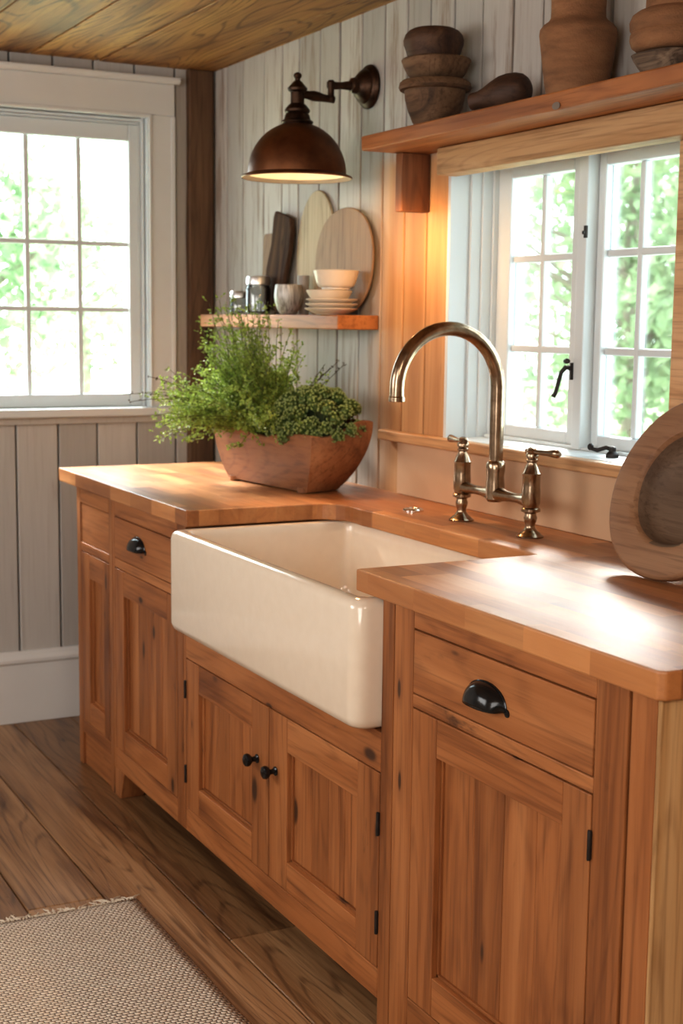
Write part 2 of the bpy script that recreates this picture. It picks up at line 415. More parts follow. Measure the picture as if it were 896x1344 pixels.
# the two plain walls behind the photographer
bm = B(); box(bm, -.2, XR + .1, YL - .1, YL, -.03, CEIL + .05); struct('wall_left', bm, 'plaster')
bm = B(); box(bm, XR, XR + .1, YL - .1, .22, -.03, CEIL + .05); struct('wall_front', bm, 'plaster')

# baseboard on the back wall
bm = B()
prof = [(0, 0), (.022, 0), (.022, .205), (.028, .211), (.028, .222), (.018, .234), (.012, .248), (0, .248)]
loft(bm, [[(a + .0005, y, b) for a, b in prof] for y in (-3.39, -.106)])
struct('baseboard_back', bm, 'base_paint', bevel=.002)

# corner post
bm = B()
rings = []
for k in range(13):
    z = CEIL * k / 12
    j = lambda s: .004 * noise.noise(Vector((s * 3.1, z * 4, s)))
    rings.append([(.0005, -.002, z), (.006 + j(1), -.002, z), (.028 + j(2), -.010, z), (.028 + j(3), -.098 + j(4), z), (.0005, -.102 + j(5), z)])
loft(bm, rings)
struct('trim_corner_post', bm, 'post', bevel=.004)

# ---- window_1 (back wall)
w1 = thing('window_1', None, None, (0, -.57, 1.06), kind='structure')
bm = B()       # casing
box(bm, .0005, .024, -.238, -.150, 1.072, 2.06); box(bm, .0005, .024, -.99, -.90, 1.072, 2.06)
box(bm, .0005, .024, -.99, -.150, 2.06, 2.165)
box(bm, .024, .030, -.165, -.150, 1.072, 2.06)
box(bm, .024, .030, -.245, -.236, 1.072, 2.05); box(bm, .024, .030, -.90, -.236, 2.05, 2.062)
loft(bm, [[(a, y, z) for a, z in ((.0005, 2.165), (.028, 2.165), (.040, 2.178), (.040, 2.187), (.0005, 2.187))] for y in (-1.02, -.132)])
link('casing', bm, 'casing_paint', w1, bevel=.003)
bm = B()       # jamb lining and stepped stops
for d, x0 in ((0, .0), (.012, -.020), (.022, -.032)):
    x1 = -.19
    box(bm, x1, x0, VY1 - .008 - d, VY1 - d + .001, VZ0, VZ1); box(bm, x1, x0, VY0 + d - .001, VY0 + .008 + d, VZ0, VZ1)
    box(bm, x1, x0, VY0 + d, VY1 - d, VZ1 - .008 - d, VZ1 - d + .001)
link('jamb', bm, 'white_paint', w1, bevel=.002)
bm = B(); box(bm, -.19, .055, -1.01, -.138, 1.045, 1.073)
link('sill', bm, 'white_paint', w1, bevel=.004)
bm = B(); box(bm, .0005, .018, -1.0, -.15, 1.02, 1.045); link('apron', bm, 'wall_back', w1, bevel=.002)
def sash(parent, name, axis, u0, u1, z0, z1, g, mu, mz, dpt, stile_l, stile_r, rt, rb, mw=.014):
    """axis x: sash in a wall facing x, u runs along y; axis y: u runs along x. g = glass plane."""
    bm = B()
    def bb(a, b, c, d, lo, hi):
        if axis == 'x': box(bm, lo, hi, a, b, c, d)
        else: box(bm, a, b, lo, hi, c, d)
    lo, hi = (g - .012, g + dpt - .012) if axis == 'x' else (g - dpt + .012, g + .012)
    bb(u0 - stile_l, u0, z0 - rb, z1 + rt, lo, hi); bb(u1, u1 + stile_r, z0 - rb, z1 + rt, lo, hi)
    bb(u0, u1, z1, z1 + rt, lo, hi); bb(u0, u1, z0 - rb, z0, lo, hi)
    o = link(name, bm, 'white_paint', parent, bevel=.005, seg=3)
    bm = B()
    for u in mu: bb(u - mw / 2, u + mw / 2, z0, z1, g - .009, g + .009)
    for z in mz: bb(u0, u1, z - mw / 2, z + mw / 2, g - .0085, g + .0085)
    link('muntins', bm, 'white_paint', o, bevel=.004, seg=2)
    bm = B(); bb(u0, u1, z0, z1, g - .002, g + .002)
    link('pane', bm, 'glass', o)
    return o
sash(w1, 'sash', 'x', -.825, -.298, 1.118, 1.974, -.052, [-.469, -.648], [1.628, 1.405], .034, .05, .036, .055, .045, .017)

# ---- window_2 (over the sink): stepped frame, two casements, mullion, inner sill
w2 = thing('window_2', None, None, (2.0, .1, 1.06), kind='structure')
bm = B()
for d, y0 in ((.0, .0), (.009, .058), (.016, .088), (.024, .116)):
    box(bm, WX0 - .012 + d, WX0 + d + .001, y0, .215, WZ0, WZ1); box(bm, WX1 - d - .001, WX1 + .012 - d, y0, .215, WZ0, WZ1)
    box(bm, WX0 + d, WX1 - d, y0, .215, WZ1 - d - .004, WZ1 + .008 - d)
link('frame', bm, 'white_paint', w2, bevel=.002)
bm = B(); box(bm, WX0 + .0005, WX1 - .0005, .0005, .22, 1.055, 1.0815); box(bm, WX0 + .02, WX1 - .02, .105, .2, 1.0815, 1.089)
link('inner_sill', bm, 'white_paint', w2, bevel=.002)
bm = B(); box(bm, 1.972, 2.005, .100, .19, 1.0815, WZ1)
link('mullion', bm, 'white_paint', w2, bevel=.003)
s1 = sash(w2, 'sash', 'y', 1.652, 1.912, 1.118, 1.735, .15, [1.777], [1.535, 1.312], .032, .058, .058, .045, .030, .018)
s2 = sash(w2, 'sash', 'y', 2.032, 2.290, 1.118, 1.735, .15, [2.148], [1.537, 1.313], .032, .026, .075, .045, .030, .018)
bm = B(); box(bm, 2.36, WX1 - .02, .13, .19, 1.085, WZ1 - .02); link('frame_filler', bm, 'white_paint', w2, bevel=.002)
# casement fastener on the mullion edge, latch plate and crank
bm = B()
box(bm, 1.966, 1.973, .096, .112, 1.245, 1.285)
tube(bm, [(1.969, .098, 1.272), (1.964, .085, 1.274), (1.957, .078, 1.262), (1.952, .074, 1.238), (1.946, .072, 1.215), (1.940, .07, 1.205)], [.006, .006, .0055, .005, .005, .0065], 10)
lathe(bm, [(.004, 0), (.008, .003), (.008, .008), (.003, .012)], (1.966, .086, 1.283), seg=14)
link('casement_fastener', bm, 'iron', w2, smooth=True)
bm = B(); box(bm, 1.998, 2.0065, .0975, .104, 1.572, 1.60); box(bm, 1.999, 2.005, .092, .0985, 1.58, 1.588)
link('latch_plate', bm, 'iron', w2, bevel=.001)
bm = B()
lathe(bm, [(.014, 0), (.014, .008), (.008, .014), (.008, .022), (.004, .025)], (2.178, .062, 1.0815), seg=18)
tube(bm, [(2.178, .062, 1.100), (2.165, .055, 1.103), (2.148, .044, 1.096), (2.135, .036, 1.099)], [.006, .005, .005, .004], 10)
lathe(bm, [(.003, -.007), (.007, -.003), (.007, .004), (.003, .008)], (2.133, .036, 1.102), seg=14)
link('crank_handle', bm, 'iron', w2, smooth=True)

# ledge along the window wall, lintel, splash board
bm = B(); box(bm, 1.268, 3.6, -.032, -.0005, 1.053, 1.0805)
struct('trim_ledge', bm, 'ledge', bevel=.004)
bm = B(); box(bm, 1.60, 3.6, -.060, -.0005, 1.737, 1.803)
struct('trim_lintel', bm, 'lintel', bevel=.004)
bm = B(); box(bm, 1.345, 3.6, -.012, -.0005, .9105, 1.0525)
struct('trim_splash_board', bm, 'splash', bevel=.002)
bm = B(); box(bm, 2.446, 2.53, -.014, -.0005, 1.081, 1.7365)
struct('trim_window_side', bm, 'ledge', bevel=.003)

# ------------------------------------------------------------------ cabinets
FY, BY, TOP = -.659, -.03, .8665        # face plane, back, underside of the worktop
FR = .022                               # face-frame thickness
def ffbox(bm, x0, x1, z0, z1, mi, y0=FY, y1=FY + FR): box(bm, x0, x1, y0, y1, z0, z1, mi)
def make_door(parent, x0, x1, z0, z1, px0, px1, pz0, pz1, seams=3):
    g = .0024; x0 += g; x1 -= g; z0 += g; z1 -= g
    bm = B(); y0, y1 = FY - .0005, FY + .020
    box(bm, x0, px0, y0, y1, z0, z1, 0); box(bm, px1, x1, y0, y1, z0, z1, 0)
    box(bm, px0 + .0004, px1 - .0004, y0 + .0004, y1, pz1, z1, 1); box(bm, px0 + .0004, px1 - .0004, y0 + .0004, y1, z0, pz0, 1)
    d = link('door', bm, ['pine_v', 'pine_h'], parent, bevel=.0016)
    bm = B(); n = seams
    xs = [px0 + (px1 - px0) * (k + (R.uniform(-.15, .15) if 0 < k < n else 0)) / n for k in range(n + 1)]
    for a, b in zip(xs, xs[1:]): box(bm, a + .0004, b - .0004, FY + .0155 + R.uniform(0, .0006), y1 - .001, pz0 - .004, pz1 + .004, 0)
    # small ogee lip round the panel
    for a, b, c, e, m in ((px0, px0 + .006, pz0, pz1, 0), (px1 - .006, px1, pz0, pz1, 0), (px0, px1, pz0, pz0 + .006, 1), (px0, px1, pz1 - .006, pz1, 1)):
        box(bm, a, b, FY + .0105, FY + .0165, c, e, m)
    link('panel', bm, ['pine_v', 'pine_h'], d, bevel=.001)
    return d
def make_drawer(parent, x0, x1, z0, z1):
    g = .0026
    bm = B(); box(bm, x0 + g, x1 - g, FY - .001, FY + .020, z0 + g, z1 - g)
    box(bm, x0 + .02, x1 - .02, FY + .02, FY + .40, z0 + .012, z1 - .02)
    return link('drawer', bm, 'pine_h', parent, bevel=.0016)
def knob(parent, x, z, name='knob'):
    bm = B()
    lathe(bm, [(.010, 0), (.0105, .003), (.0065, .006), (.0055, .013), (.009, .017), (.0135, .021), (.015, .026), (.0135, .031), (.009, .034), (.003, .0355)], (x, FY, z), (0, -1, 0), 28)
    return link(name, bm, 'black', parent, smooth=True)
def hinge(parent, x, z, w=.006, h=.042):
    bm = B()
    box(bm, x - w / 2, x + w / 2, FY - .0025, FY + .004, z - h / 2, z + h / 2)
    lathe(bm, [(.0030, 0), (.0034, .002), (.0034, h + .002), (.0030, h + .004)], (x, FY - .003, z - h / 2 - .002), seg=12)
    return link('hinge', bm, 'iron', parent, smooth=True)
def cup_pull(parent, x, z, a=.056, h=.036, d=.026):
    bm = B(); nu, nv = 24, 10; grid = []
    for i in range(nv + 1):
        ph = PI / 2 * i / nv                    # 0 at the wall edge (outline), 90 deg at the foremost bottom lip
        row = []
        for k in range(nu + 1):
            th = PI * k / nu
            s = math.cos(ph)
            zz = h * math.sin(th) ** .8 * (s * .98 + .02)
            row.append((x + a * math.cos(th) * (1 - .18 * math.sin(ph)), FY - .002 - d * math.sin(ph) * math.sin(th) ** .55, z + zz * (1 if s > 0 else 1)))
        grid.append(row)
    vs = [[bm.verts.new(p) for p in r] for r in grid]
    for i in range(nv):
        for k in range(nu): bm.faces.new((vs[i][k], vs[i][k+1], vs[i+1][k+1], vs[i+1][k]))
    bmesh.ops.remove_doubles(bm, verts=bm.verts[:], dist=.0002)
    for s in (-1, 1): lathe(bm, [(.007, 0), (.0065, .002), (.003, .003)], (x + s * (a + .002), FY - .001, z + .002), (0, -1, 0), 12)
    # rolled outline on the drawer face
    tube(bm, [(x + a * math.cos(PI*k/20), FY - .002, z + h * math.sin(PI*k/20) ** .8) for k in range(21)], .0022, 8)
    o = link('cup_pull', bm, 'black', parent, smooth=True)
    s = o.modifiers.new('thick', 'SOLIDIFY'); s.thickness = .0018
    return o
def carcass(parent, x0, x1, z0, back=True, bottom=True, ztop=TOP, left=True, right=True):
    bm = B(); y0 = FY + FR + .0005
    if left: box(bm, x0, x0 + .018, y0, BY, z0, ztop, 0)
    if right: box(bm, x1 - .018, x1, y0, BY, z0, ztop, 0)
    if bottom: box(bm, x0 + .018, x1 - .018, y0, BY, z0 + .04, z0 + .058, 1)
    if back: box(bm, x0 + .018, x1 - .018, BY - .012, BY, z0 + .058, ztop - .25, 0)
    return link('carcass', bm, ['pine_v', 'pine_h'], parent, bevel=.001)

# narrow end cabinet, closed down to the floor
c0 = thing('narrow_cabinet', 'narrow pine end cabinet with closed plinth, nearest the back wall', 'cabinet', (.68, -.35, 0))
carcass(c0, .51, .852, .0)
bm = B()
ffbox(bm, .51, .546, 0, TOP, 0); ffbox(bm, .818, .852, 0, TOP, 0)
ffbox(bm, .546, .818, .822, TOP, 1); ffbox(bm, .546, .818, .676, .702, 1); ffbox(bm, .546, .818, .105, .145, 1)
link('face_frame', bm, ['pine_v', 'pine_h'], c0, bevel=.002)
bm = B(); box(bm, .5478, .8162, FY + .003, FY + .02, .7035, .8205); link('drawer', bm, 'pine_h', c0, bevel=.0015)
make_door(c0, .546, .818, .145, .676, .628, .765, .215, .600, 2)
bm = B(); box(bm, .5465, .8175, FY + .008, FY + .02, .002, .1045); link('plinth', bm, 'pine_h', c0, bevel=.001)

# drawer cabinet
c1 = thing('drawer_cabinet', 'pine base cabinet left of the sink with a black cup pull on its drawer', 'cabinet', (1.13, -.35, 0))
carcass(c1, .8535, 1.409, .082, right=True)
bm = B()
ffbox(bm, .8535, .870, .082, TOP, 0); ffbox(bm, 1.364, 1.409, .082, TOP, 0)
ffbox(bm, .870, 1.364, .822, TOP, 1); ffbox(bm, .870, 1.364, .676, .702, 1); ffbox(bm, .870, 1.364, .082, .145, 1)
link('face_frame', bm, ['pine_v', 'pine_h'], c1, bevel=.002)
d = make_drawer(c1, .870, 1.364, .702, .822); cup_pull(d, 1.075, .752)
make_door(c1, .870, 1.364, .145, .676, .945, 1.290, .212, .602, 4)
bm = B()       # bracket foot with its splayed inner face
prism(bm, [(.8535, 0), (.905, 0), (.936, .0818), (.8535, .0818)], FY, FY + .07, 'y')
link('leg', bm, 'pine_v', c1, bevel=.002)
bm = B(); box(bm, 1.36, 1.405, -.10, -.05, 0, .0818); link('leg', bm, 'pine_v', c1, bevel=.002)

# sink cabinet
c2 = thing('sink_cabinet', 'low pine cabinet with two small black-knobbed doors under the white sink', 'cabinet', (1.94, -.35, 0))
SX0, SX1 = 1.4105, 2.4745
carcass(c2, SX0, SX1, .082, ztop=.60)
bm = B()
ffbox(bm, SX0, 1.425, .082, TOP, 0); ffbox(bm, 2.432, SX1, .0, TOP, 0)
box(bm, 1.425, 2.432, FY, FY + FR, .533, .611, 1); ffbox(bm, 1.425, 2.432, .082, .142, 1)
link('face_frame', bm, ['pine_v', 'pine_h'], c2, bevel=.002)
d = make_door(c2, 1.425, 1.928, .142, .533, 1.510, 1.836, .213, .458, 4)
knob(d, 1.868, .398); hinge(d, 1.427, .452); hinge(d, 1.428, .232)
d = make_door(c2, 1.928, 2.432, .142, .533, 2.022, 2.342, .209, .455, 4)
knob(d, 1.966, .398); hinge(d, 2.430, .432); hinge(d, 2.430, .236)
bm = B(); box(bm, 2.432, SX1, FY + FR, FY + .07, 0, .0818); link('leg', bm, 'pine_v', c2, bevel=.002)
bm = B(); box(bm, 2.43, SX1, -.10, -.05, 0, .0818); link('leg', bm, 'pine_v', c2, bevel=.002)

# right cabinet
c3 = thing('drawer_cabinet', 'pine cabinet at the near end with wide drawer, tall door and pale end panel', 'cabinet', (2.85, -.35, 0))
RX0, RX1 = 2.4775, 3.203
carcass(c3, RX0, RX1, .082, right=False)
bm = B()
ffbox(bm, RX0, 2.546, .0, TOP, 0); ffbox(bm, 3.070, 3.1435, .0, TOP, 0); ffbox(bm, 3.149, RX1, .0, TOP, 0, FY + .001)
ffbox(bm, 2.546, 3.070, .834, TOP, 1); ffbox(bm, 2.546, 3.070, .690, .714, 1); ffbox(bm, 2.546, 3.070, .082, .136, 1)
link('face_frame', bm, ['pine_v', 'pine_h'], c3, bevel=.002)
d = make_drawer(c3, 2.546, 3.070, .714, .834); cup_pull(d, 2.786, .752, .058, .040, .03)
d = make_door(c3, 2.546, 3.070, .136, .690, 2.630, 2.998, .211, .618, 4)
hinge(d, 3.070, .612); hinge(d, 3.070, .215)
bm = B(); box(bm, RX1 + .0005, 3.212, FY + .001, BY, 0, TOP); o = link('end_panel', bm, 'pine_end', c3, bevel=.002); o['label'] = 'paler pine end panel'

# ------------------------------------------------------------------ worktop
bm = B()
poly = []
for k in range(26):                      # slightly wavy worn front edge at the far end
    x = .36 + (1.458 - .36) * k / 25
    poly.append((x, -.671 + .004 * noise.noise(Vector((x * 6, 1.3, 0))) * (1 if 0 < k < 25 else 0)))
NB = -.253
for k in range(9):                       # rounded inner corner of the sink cut-out
    a = PI / 2 * k / 8
    poly.append((1.458 + .09 * (1 - math.cos(a)), NB - .075 + .075 * math.sin(a)))
poly += [(1.60, NB - .004), (1.64, NB), (2.300, NB), (2.346, NB - .004), (2.346, -.671), (3.214, -.671), (3.224, -.661), (3.224, -.0008), (.36, -.0008)]
prism(bm, poly, .868, .910)
o = link('worktop', bm, 'worktop', bevel=.0035, seg=2)
tag(o, 'thick oiled butcher-block worktop with a cut-out around the white sink', 'worktop')

# ------------------------------------------------------------------ sink
def rrect(x0, x1, y0, y1, r, z, n=7):
    pts = []
    for cx, cyy, a0 in ((x1 - r, y1 - r, 0), (x0 + r, y1 - r, PI/2), (x0 + r, y0 + r, PI), (x1 - r, y0 + r, 1.5*PI)):
        for k in range(n):
            a = a0 + PI / 2 * k / (n - 1)
            pts.append((cx + r * math.cos(a), cyy + r * math.sin(a), z))
    return pts
sk = thing('farmhouse_sink', 'white fireclay farmhouse apron sink set into the wooden worktop', 'sink', (1.94, -.45, .614))
KX0, KX1, KY0, KY1, KZ0, KZ1 = 1.446, 2.431, -.716, -.19, .6135, .8655
bm = B(); rings = []
for ins, z in ((.030, KZ0), (.014, KZ0 + .003), (.005, KZ0 + .010), (0, KZ0 + .024), (0, KZ1 - .018), (.003, KZ1 - .008), (.009, KZ1 - .002), (.016, KZ1),
               (.028, KZ1), (.034, KZ1 - .002), (.038, KZ1 - .009), (.040, KZ1 - .03)):
    rings.append(rrect(KX0 + ins, KX1 - ins, KY0 + ins, KY1 - ins, max(.034 - ins * .35, .012), z))
for ins, z in ((.043, .70), (.048, .672), (.060, .652), (.085, .643)):
    rings.append(rrect(KX0 + ins, KX1 - ins, KY0 + ins, KY1 - ins, .03 + (ins - .04) * .6, z))
loft(bm, rings)
link('basin', bm, 'fireclay', sk, smooth=True)
bm = B(); lathe(bm, [(.044, 0), (.044, .003), (.036, .004), (.034, .001), (.01, .001)], (1.94, -.45, .6435), seg=32)
link('drain', bm, 'chrome', sk, smooth=True)

# chrome cover disc on the worktop
bm = B(); lathe(bm, [(.026, 0), (.026, .004), (.023, .007), (.017, .0075), (.015, .006), (.004, .0065)], (1.68, -.155, .9102), seg=36)
o = link('tap_hole_cover', bm, 'chrome', smooth=True); tag(o, 'small round chrome hole cover on the worktop behind the sink', 'hole cover')

# ------------------------------------------------------------------ bridge faucet
fx0, fx1, fxc, fy = 1.866, 2.147, 2.006, -.132
fa = thing('bridge_faucet', 'aged nickel bridge faucet with tall gooseneck spout and two lever handles behind the sink', 'faucet', (fxc, fy, .91))
bm = B(); pts = [(fxc, fy, .985)]
rr_ = .131; zc_ = 1.231
for k in range(5): pts.append((fxc, fy, 1.03 + (zc_ - 1.03) * k / 4))
for k in range(1, 25):
    a = PI * k / 24
    pts.append((fxc, fy - rr_ + rr_ * math.cos(a), zc_ + rr_ * math.sin(a)))
pts.append((fxc, fy - 2 * rr_, 1.215))
tube(bm, pts, .0158, 24)
lathe(bm, [(.0158, 0), (.0178, .001), (.0178, .010), (.0158, .012)], (fxc, fy - 2 * rr_, 1.203), seg=24)
link('spout', bm, 'faucet', fa, smooth=True)
bm = B()
lathe(bm, [(.016, .972), (.0215, .978), (.0215, 1.010), (.0195, 1.030), (.0215, 1.044), (.0215, 1.060), (.0185, 1.064), (.0165, 1.066)], (fxc, fy, 0), seg=28)
n = 17; pts = [(fx0 + (fx1 - fx0) * k / (n - 1), fy, .990) for k in range(n)]
rad = [.0165, .0155, .0125, .0105, .0105, .0115, .0135, .0165, .018, .0165, .0135, .0115, .0105, .0105, .0125, .0155, .0165]
tube(bm, pts, rad, 20)
link('bridge', bm, 'faucet', fa, smooth=True)
for fx, s in ((fx0, -1), (fx1, 1)):
    bm = B()
    lathe(bm, [(.030, 0), (.0305, .003), (.024, .007), (.022, .010), (.016, .014), (.0115, .020), (.0105, .026), (.0135, .036), (.0150, .043), (.0125, .050),
               (.0125, .053), (.0215, .057), (.0215, .063), (.0175, .066), (.0185, .070), (.0205, .076), (.0205, .100), (.0195, .112), (.0195, .136), (.0205, .1375), (.0205, .1405),
               (.0185, .143), (.0150, .153), (.0105, .162), (.0105, .165), (.0128, .167), (.0128, .171), (.0105, .173)], (fx, fy, .9102), seg=28)
    p = link('valve_body', bm, 'faucet', fa, smooth=True)
    bm = B()
    lathe(bm, [(.0105, .1735), (.0135, .176), (.0140, .182), (.0110, .187), (.0125, .190), (.010, .196), (.003, .199)], (fx, fy, .9102), seg=24)
    hz = .910 + .188
    tube(bm, [(fx - s * .016, fy - .004, hz), (fx, fy, hz), (fx + s * .022, fy + .004, hz), (fx + s * .045, fy + .008, hz + .0005), (fx + s * .064, fy + .011, hz + .001), (fx + s * .075, fy + .0125, hz + .001), (fx + s * .082, fy + .0135, hz + .001)],
         [.006, .0062, .0055, .0062, .0088, .0094, .005], 16)
    link('lever', bm, 'faucet', p, smooth=True)

# ------------------------------------------------------------------ wall lamp
lx, ly = 1.138, -.222
la = thing('wall_lamp', 'bronze swing-arm wall lamp with copper dome shade, lit', 'lamp', (lx, 0, 2.015))
bm = B(); lathe(bm, [(.058, .0005), (.060, .004), (.058, .010), (.050, .016), (.047, .018), (.046, .024), (.036, .034), (.030, .040), (.022, .044), (.020, .058), (.014, .062)], (lx, 0, 2.018), (0, -1, 0), 40)
link('wall_plate', bm, 'bronze', la, smooth=True)
bm = B()
tube(bm, [(lx, -.055, 2.016), (lx, -.07, 2.016), (lx, -.09, 2.014), (lx, -.118, 2.012)], [.013, .012, .0095, .011], 16)
lathe(bm, [(.009, 0), (.011, .004), (.011, .012), (.009, .016), (.009, .034), (.012, .040), (.012, .052), (.007, .058)], (lx, -.121, 1.968), seg=20)
tube(bm, [(lx, -.112, 1.975), (lx, -.128, 1.976), (lx, -.145, 1.977), (lx, -.160, 1.979), (lx, -.175, 1.980), (lx, -.190, 1.981), (lx, -.215, 1.983)], [.010, .0095, .0105, .013, .014, .011, .011], 16)
link('arm', bm, 'bronze', la, smooth=True)
bm = B()
lathe(bm, [(.040, 1.900), (.0435, 1.906), (.043, 1.909), (.036, 1.914), (.033, 1.925), (.030, 1.930), (.034, 1.934), (.034, 1.940), (.024, 1.952), (.0185, 1.956), (.0185, 1.985), (.026, 1.990), (.027, 1.996), (.020, 2.004), (.013, 2.012),
           (.007, 2.017), (.007, 2.021), (.0105, 2.025), (.0115, 2.030), (.009, 2.035), (.003, 2.038)], (lx, ly, 0), seg=36)
link('finial', bm, 'bronze', la, smooth=True)
bm = B(); prof = []
Rd, Hd, Z0 = .134, .134, 1.770
prof.append((.028, 1.905))
for k in range(19):
    a = PI / 2 * (1 - k / 18) * .86
    prof.append((Rd * math.cos(a) * (1 - .0 * k), Z0 + Hd * math.sin(a) / math.sin(PI/2*.86)))
prof += [(.138, Z0 - .002), (.149, Z0 - .006), (.1515, Z0 - .009), (.150, Z0 - .0125)]
lathe(bm, prof, (lx, ly, 0), seg=64, cap0=False, cap1=False)
link('shade', bm, 'copper', la, smooth=True)
bm = B(); inner = [(max(r - .003, .01), z - .003) for r, z in prof[:-4]] + [(.140, Z0 - .008), (.149, Z0 - .012)]
lathe(bm, inner, (lx, ly, 0), seg=64, cap0=True, cap1=False)
o = link('shade_lining', bm, 'shade_in', la, smooth=True)
bm = B(); lathe(bm, [(.012, 1.885), (.012, 1.872), (.020, 1.862), (.028, 1.845), (.030, 1.832), (.026, 1.817), (.014, 1.806), (.004, 1.803)], (lx, ly, 0), seg=28)
lathe(bm, [(.017, 1.900), (.017, 1.884)], (lx, ly, 0), seg=20)
link('bulb', bm, 'bulb', la, smooth=True)

# ------------------------------------------------------------------ shelves
sh = thing('shelf', 'long pine shelf above the window over the sink', 'shelf', (2.4, 0, 1.805))
SZ0, SZ1 = 1.8045, 1.842
bm = B(); rings = []
for k in range(31):
    x = 1.432 + (3.5 - 1.432) * k / 30
    w = .003 * noise.noise(Vector((x * 5, 0, 2))); w2 = .002 * noise.noise(Vector((x * 6, 4, 2)))
    rings.append([(x, -.0015, SZ0), (x, -.182 + w, SZ0 + w2), (x, -.184 + w, SZ1 - .001), (x, -.0015, SZ1)])
loft(bm, rings); link('plank', bm, 'shelf', sh, bevel=.004)
bm = B(); box(bm, 1.440, 1.474, -.086, -.0015, 1.657, 1.804); link('bracket', bm, 'bracket', sh, bevel=.003)
bm = B(); lathe(bm, [(.007, 0), (.0075, .002), (.004, .0035)], (2.265, -.1815, 1.812), (0, -1, 0), 14, sx=1.8); link('knot', bm, 'bark', sh, smooth=True)

bm = B(); box(bm, .20, 1.210, -.1295, -.001, 1.3525, 1.3925)
o = link('small_shelf', bm, 'shelf', bevel=.003); tag(o, 'short thick wooden shelf in the corner holding dishes and boards', 'shelf')

def lathe_thing(name, label, cat, prof, loc, mat, group=None, seg=48, **kw):
    bm = B(); lathe(bm, prof, (0, 0, 0), seg=seg, **kw)
    o = link(name, bm, mat, smooth=True); o.location = loc
    return tag(o, label, cat, group)

def bowl_prof(r, h, foot, t=.005, bulge=.35):
    out = [(foot * .9, 0), (foot, .001), (foot, .005)]
    for k in range(1, 13):
        u = k / 12
        out.append((foot + (r - foot) * (u ** (1 - bulge)) , .005 + (h - .005) * u ** (1 + bulge * .5)))
    inn = [(max(rr - t, .002), z + (t if i == 0 else 0)) for i, (rr, z) in enumerate(out[2:])]
    inn = [(rr, max(z, t + .004)) for rr, z in inn]
    return out + [(r - t * .5, h + t * .3)] + list(reversed(inn)) + [(.002, t + .004)]

SHZ = 1.3927
plate_prof = lambda r: [(r * .55, 0), (r * .58, .002), (r * .62, .003), (r * .8, .009), (r * .98, .0155), (r, .0172), (r * .985, .0185), (r * .8, .0125), (r * .62, .0065), (.002, .006)]
px_, py_ = 1.122, -.105
for k, (nm, lb) in enumerate((('bottom', 'cream stoneware plate at the bottom of the plate stack on the small shelf'), ('mid', 'cream stoneware plate in the middle of the plate stack'), ('top', 'cream stoneware plate directly under the two stacked cream bowls'))):
    lathe_thing('plate', lb, 'plate', plate_prof(.075 - .001 * k), (px_ + .002 * k, py_, SHZ + .0128 * k), 'porcelain', 'stacked plates on the small shelf')
lathe_thing('bowl', 'shallow cream bowl resting on the plate stack', 'bowl', bowl_prof(.066, .034, .036, .0045, .45), (px_ - .008, py_ - .002, SHZ + .0256 + .0075), 'porcelain', 'cream bowls on the plates')
lathe_thing('bowl', 'larger cream bowl on top of the plate and bowl stack', 'bowl', bowl_prof(.064, .052, .040, .0045, .5), (px_ + .020, py_ + .004, SHZ + .0256 + .0435), 'porcelain', 'cream bowls on the plates')
lathe_thing('ribbed_cup', 'round ribbed grey bowl beside the plate stack', 'bowl', [(.020, 0), (.024, .002), (.033, .016), (.040, .036), (.0425, .055), (.0415, .072), (.0388, .088), (.0365, .089), (.0388, .072), (.039, .055), (.037, .036), (.03, .018), (.002, .008)], (.835, -.102, SHZ), 'ribbed')
lathe_thing('tumbler', 'plain grey stoneware tumbler standing behind the ribbed grey bowl', 'cup', [(.015, 0), (.0165, .002), (.0175, .10), (.0178, .117), (.016, .117), (.0145, .02), (.002, .008)], (.815, -.043, SHZ), 'grey_clay')
j = thing('storage_jar', 'clear glass jar with dull silver lid on the small shelf', 'jar', (.58, -.086, SHZ))
bm = B(); lathe(bm, [(.034, 0), (.0385, .003), (.0395, .010), (.0395, .078), (.036, .090), (.034, .092), (.0335, .089), (.037, .077), (.037, .010), (.03, .006), (.002, .006)], (.58, -.086, SHZ), seg=40)
link('glass_body', bm, 'jar_glass', j, smooth=True)
bm = B(); lathe(bm, [(.036, .0925), (.0385, .094), (.0385, .112), (.036, .118), (.012, .121), (.002, .1215)], (.58, -.086, SHZ), seg=40)
link('lid', bm, 'silver', j, smooth=True)
j = thing('storage_jar', 'short silver-lidded glass jar at the corner end of the small shelf', 'jar', (.44, -.088, SHZ))
bm = B(); lathe(bm, [(.028, 0), (.032, .003), (.033, .010), (.033, .045), (.030, .052), (.029, .050), (.031, .044), (.031, .010), (.002, .006)], (.44, -.088, SHZ), seg=36)
link('glass_body', bm, 'jar_glass', j, smooth=True)
bm = B(); lathe(bm, [(.031, .0525), (.033, .054), (.033, .070), (.030, .074), (.002, .075)], (.44, -.088, SHZ), seg=36)
link('lid', bm, 'silver', j, smooth=True)

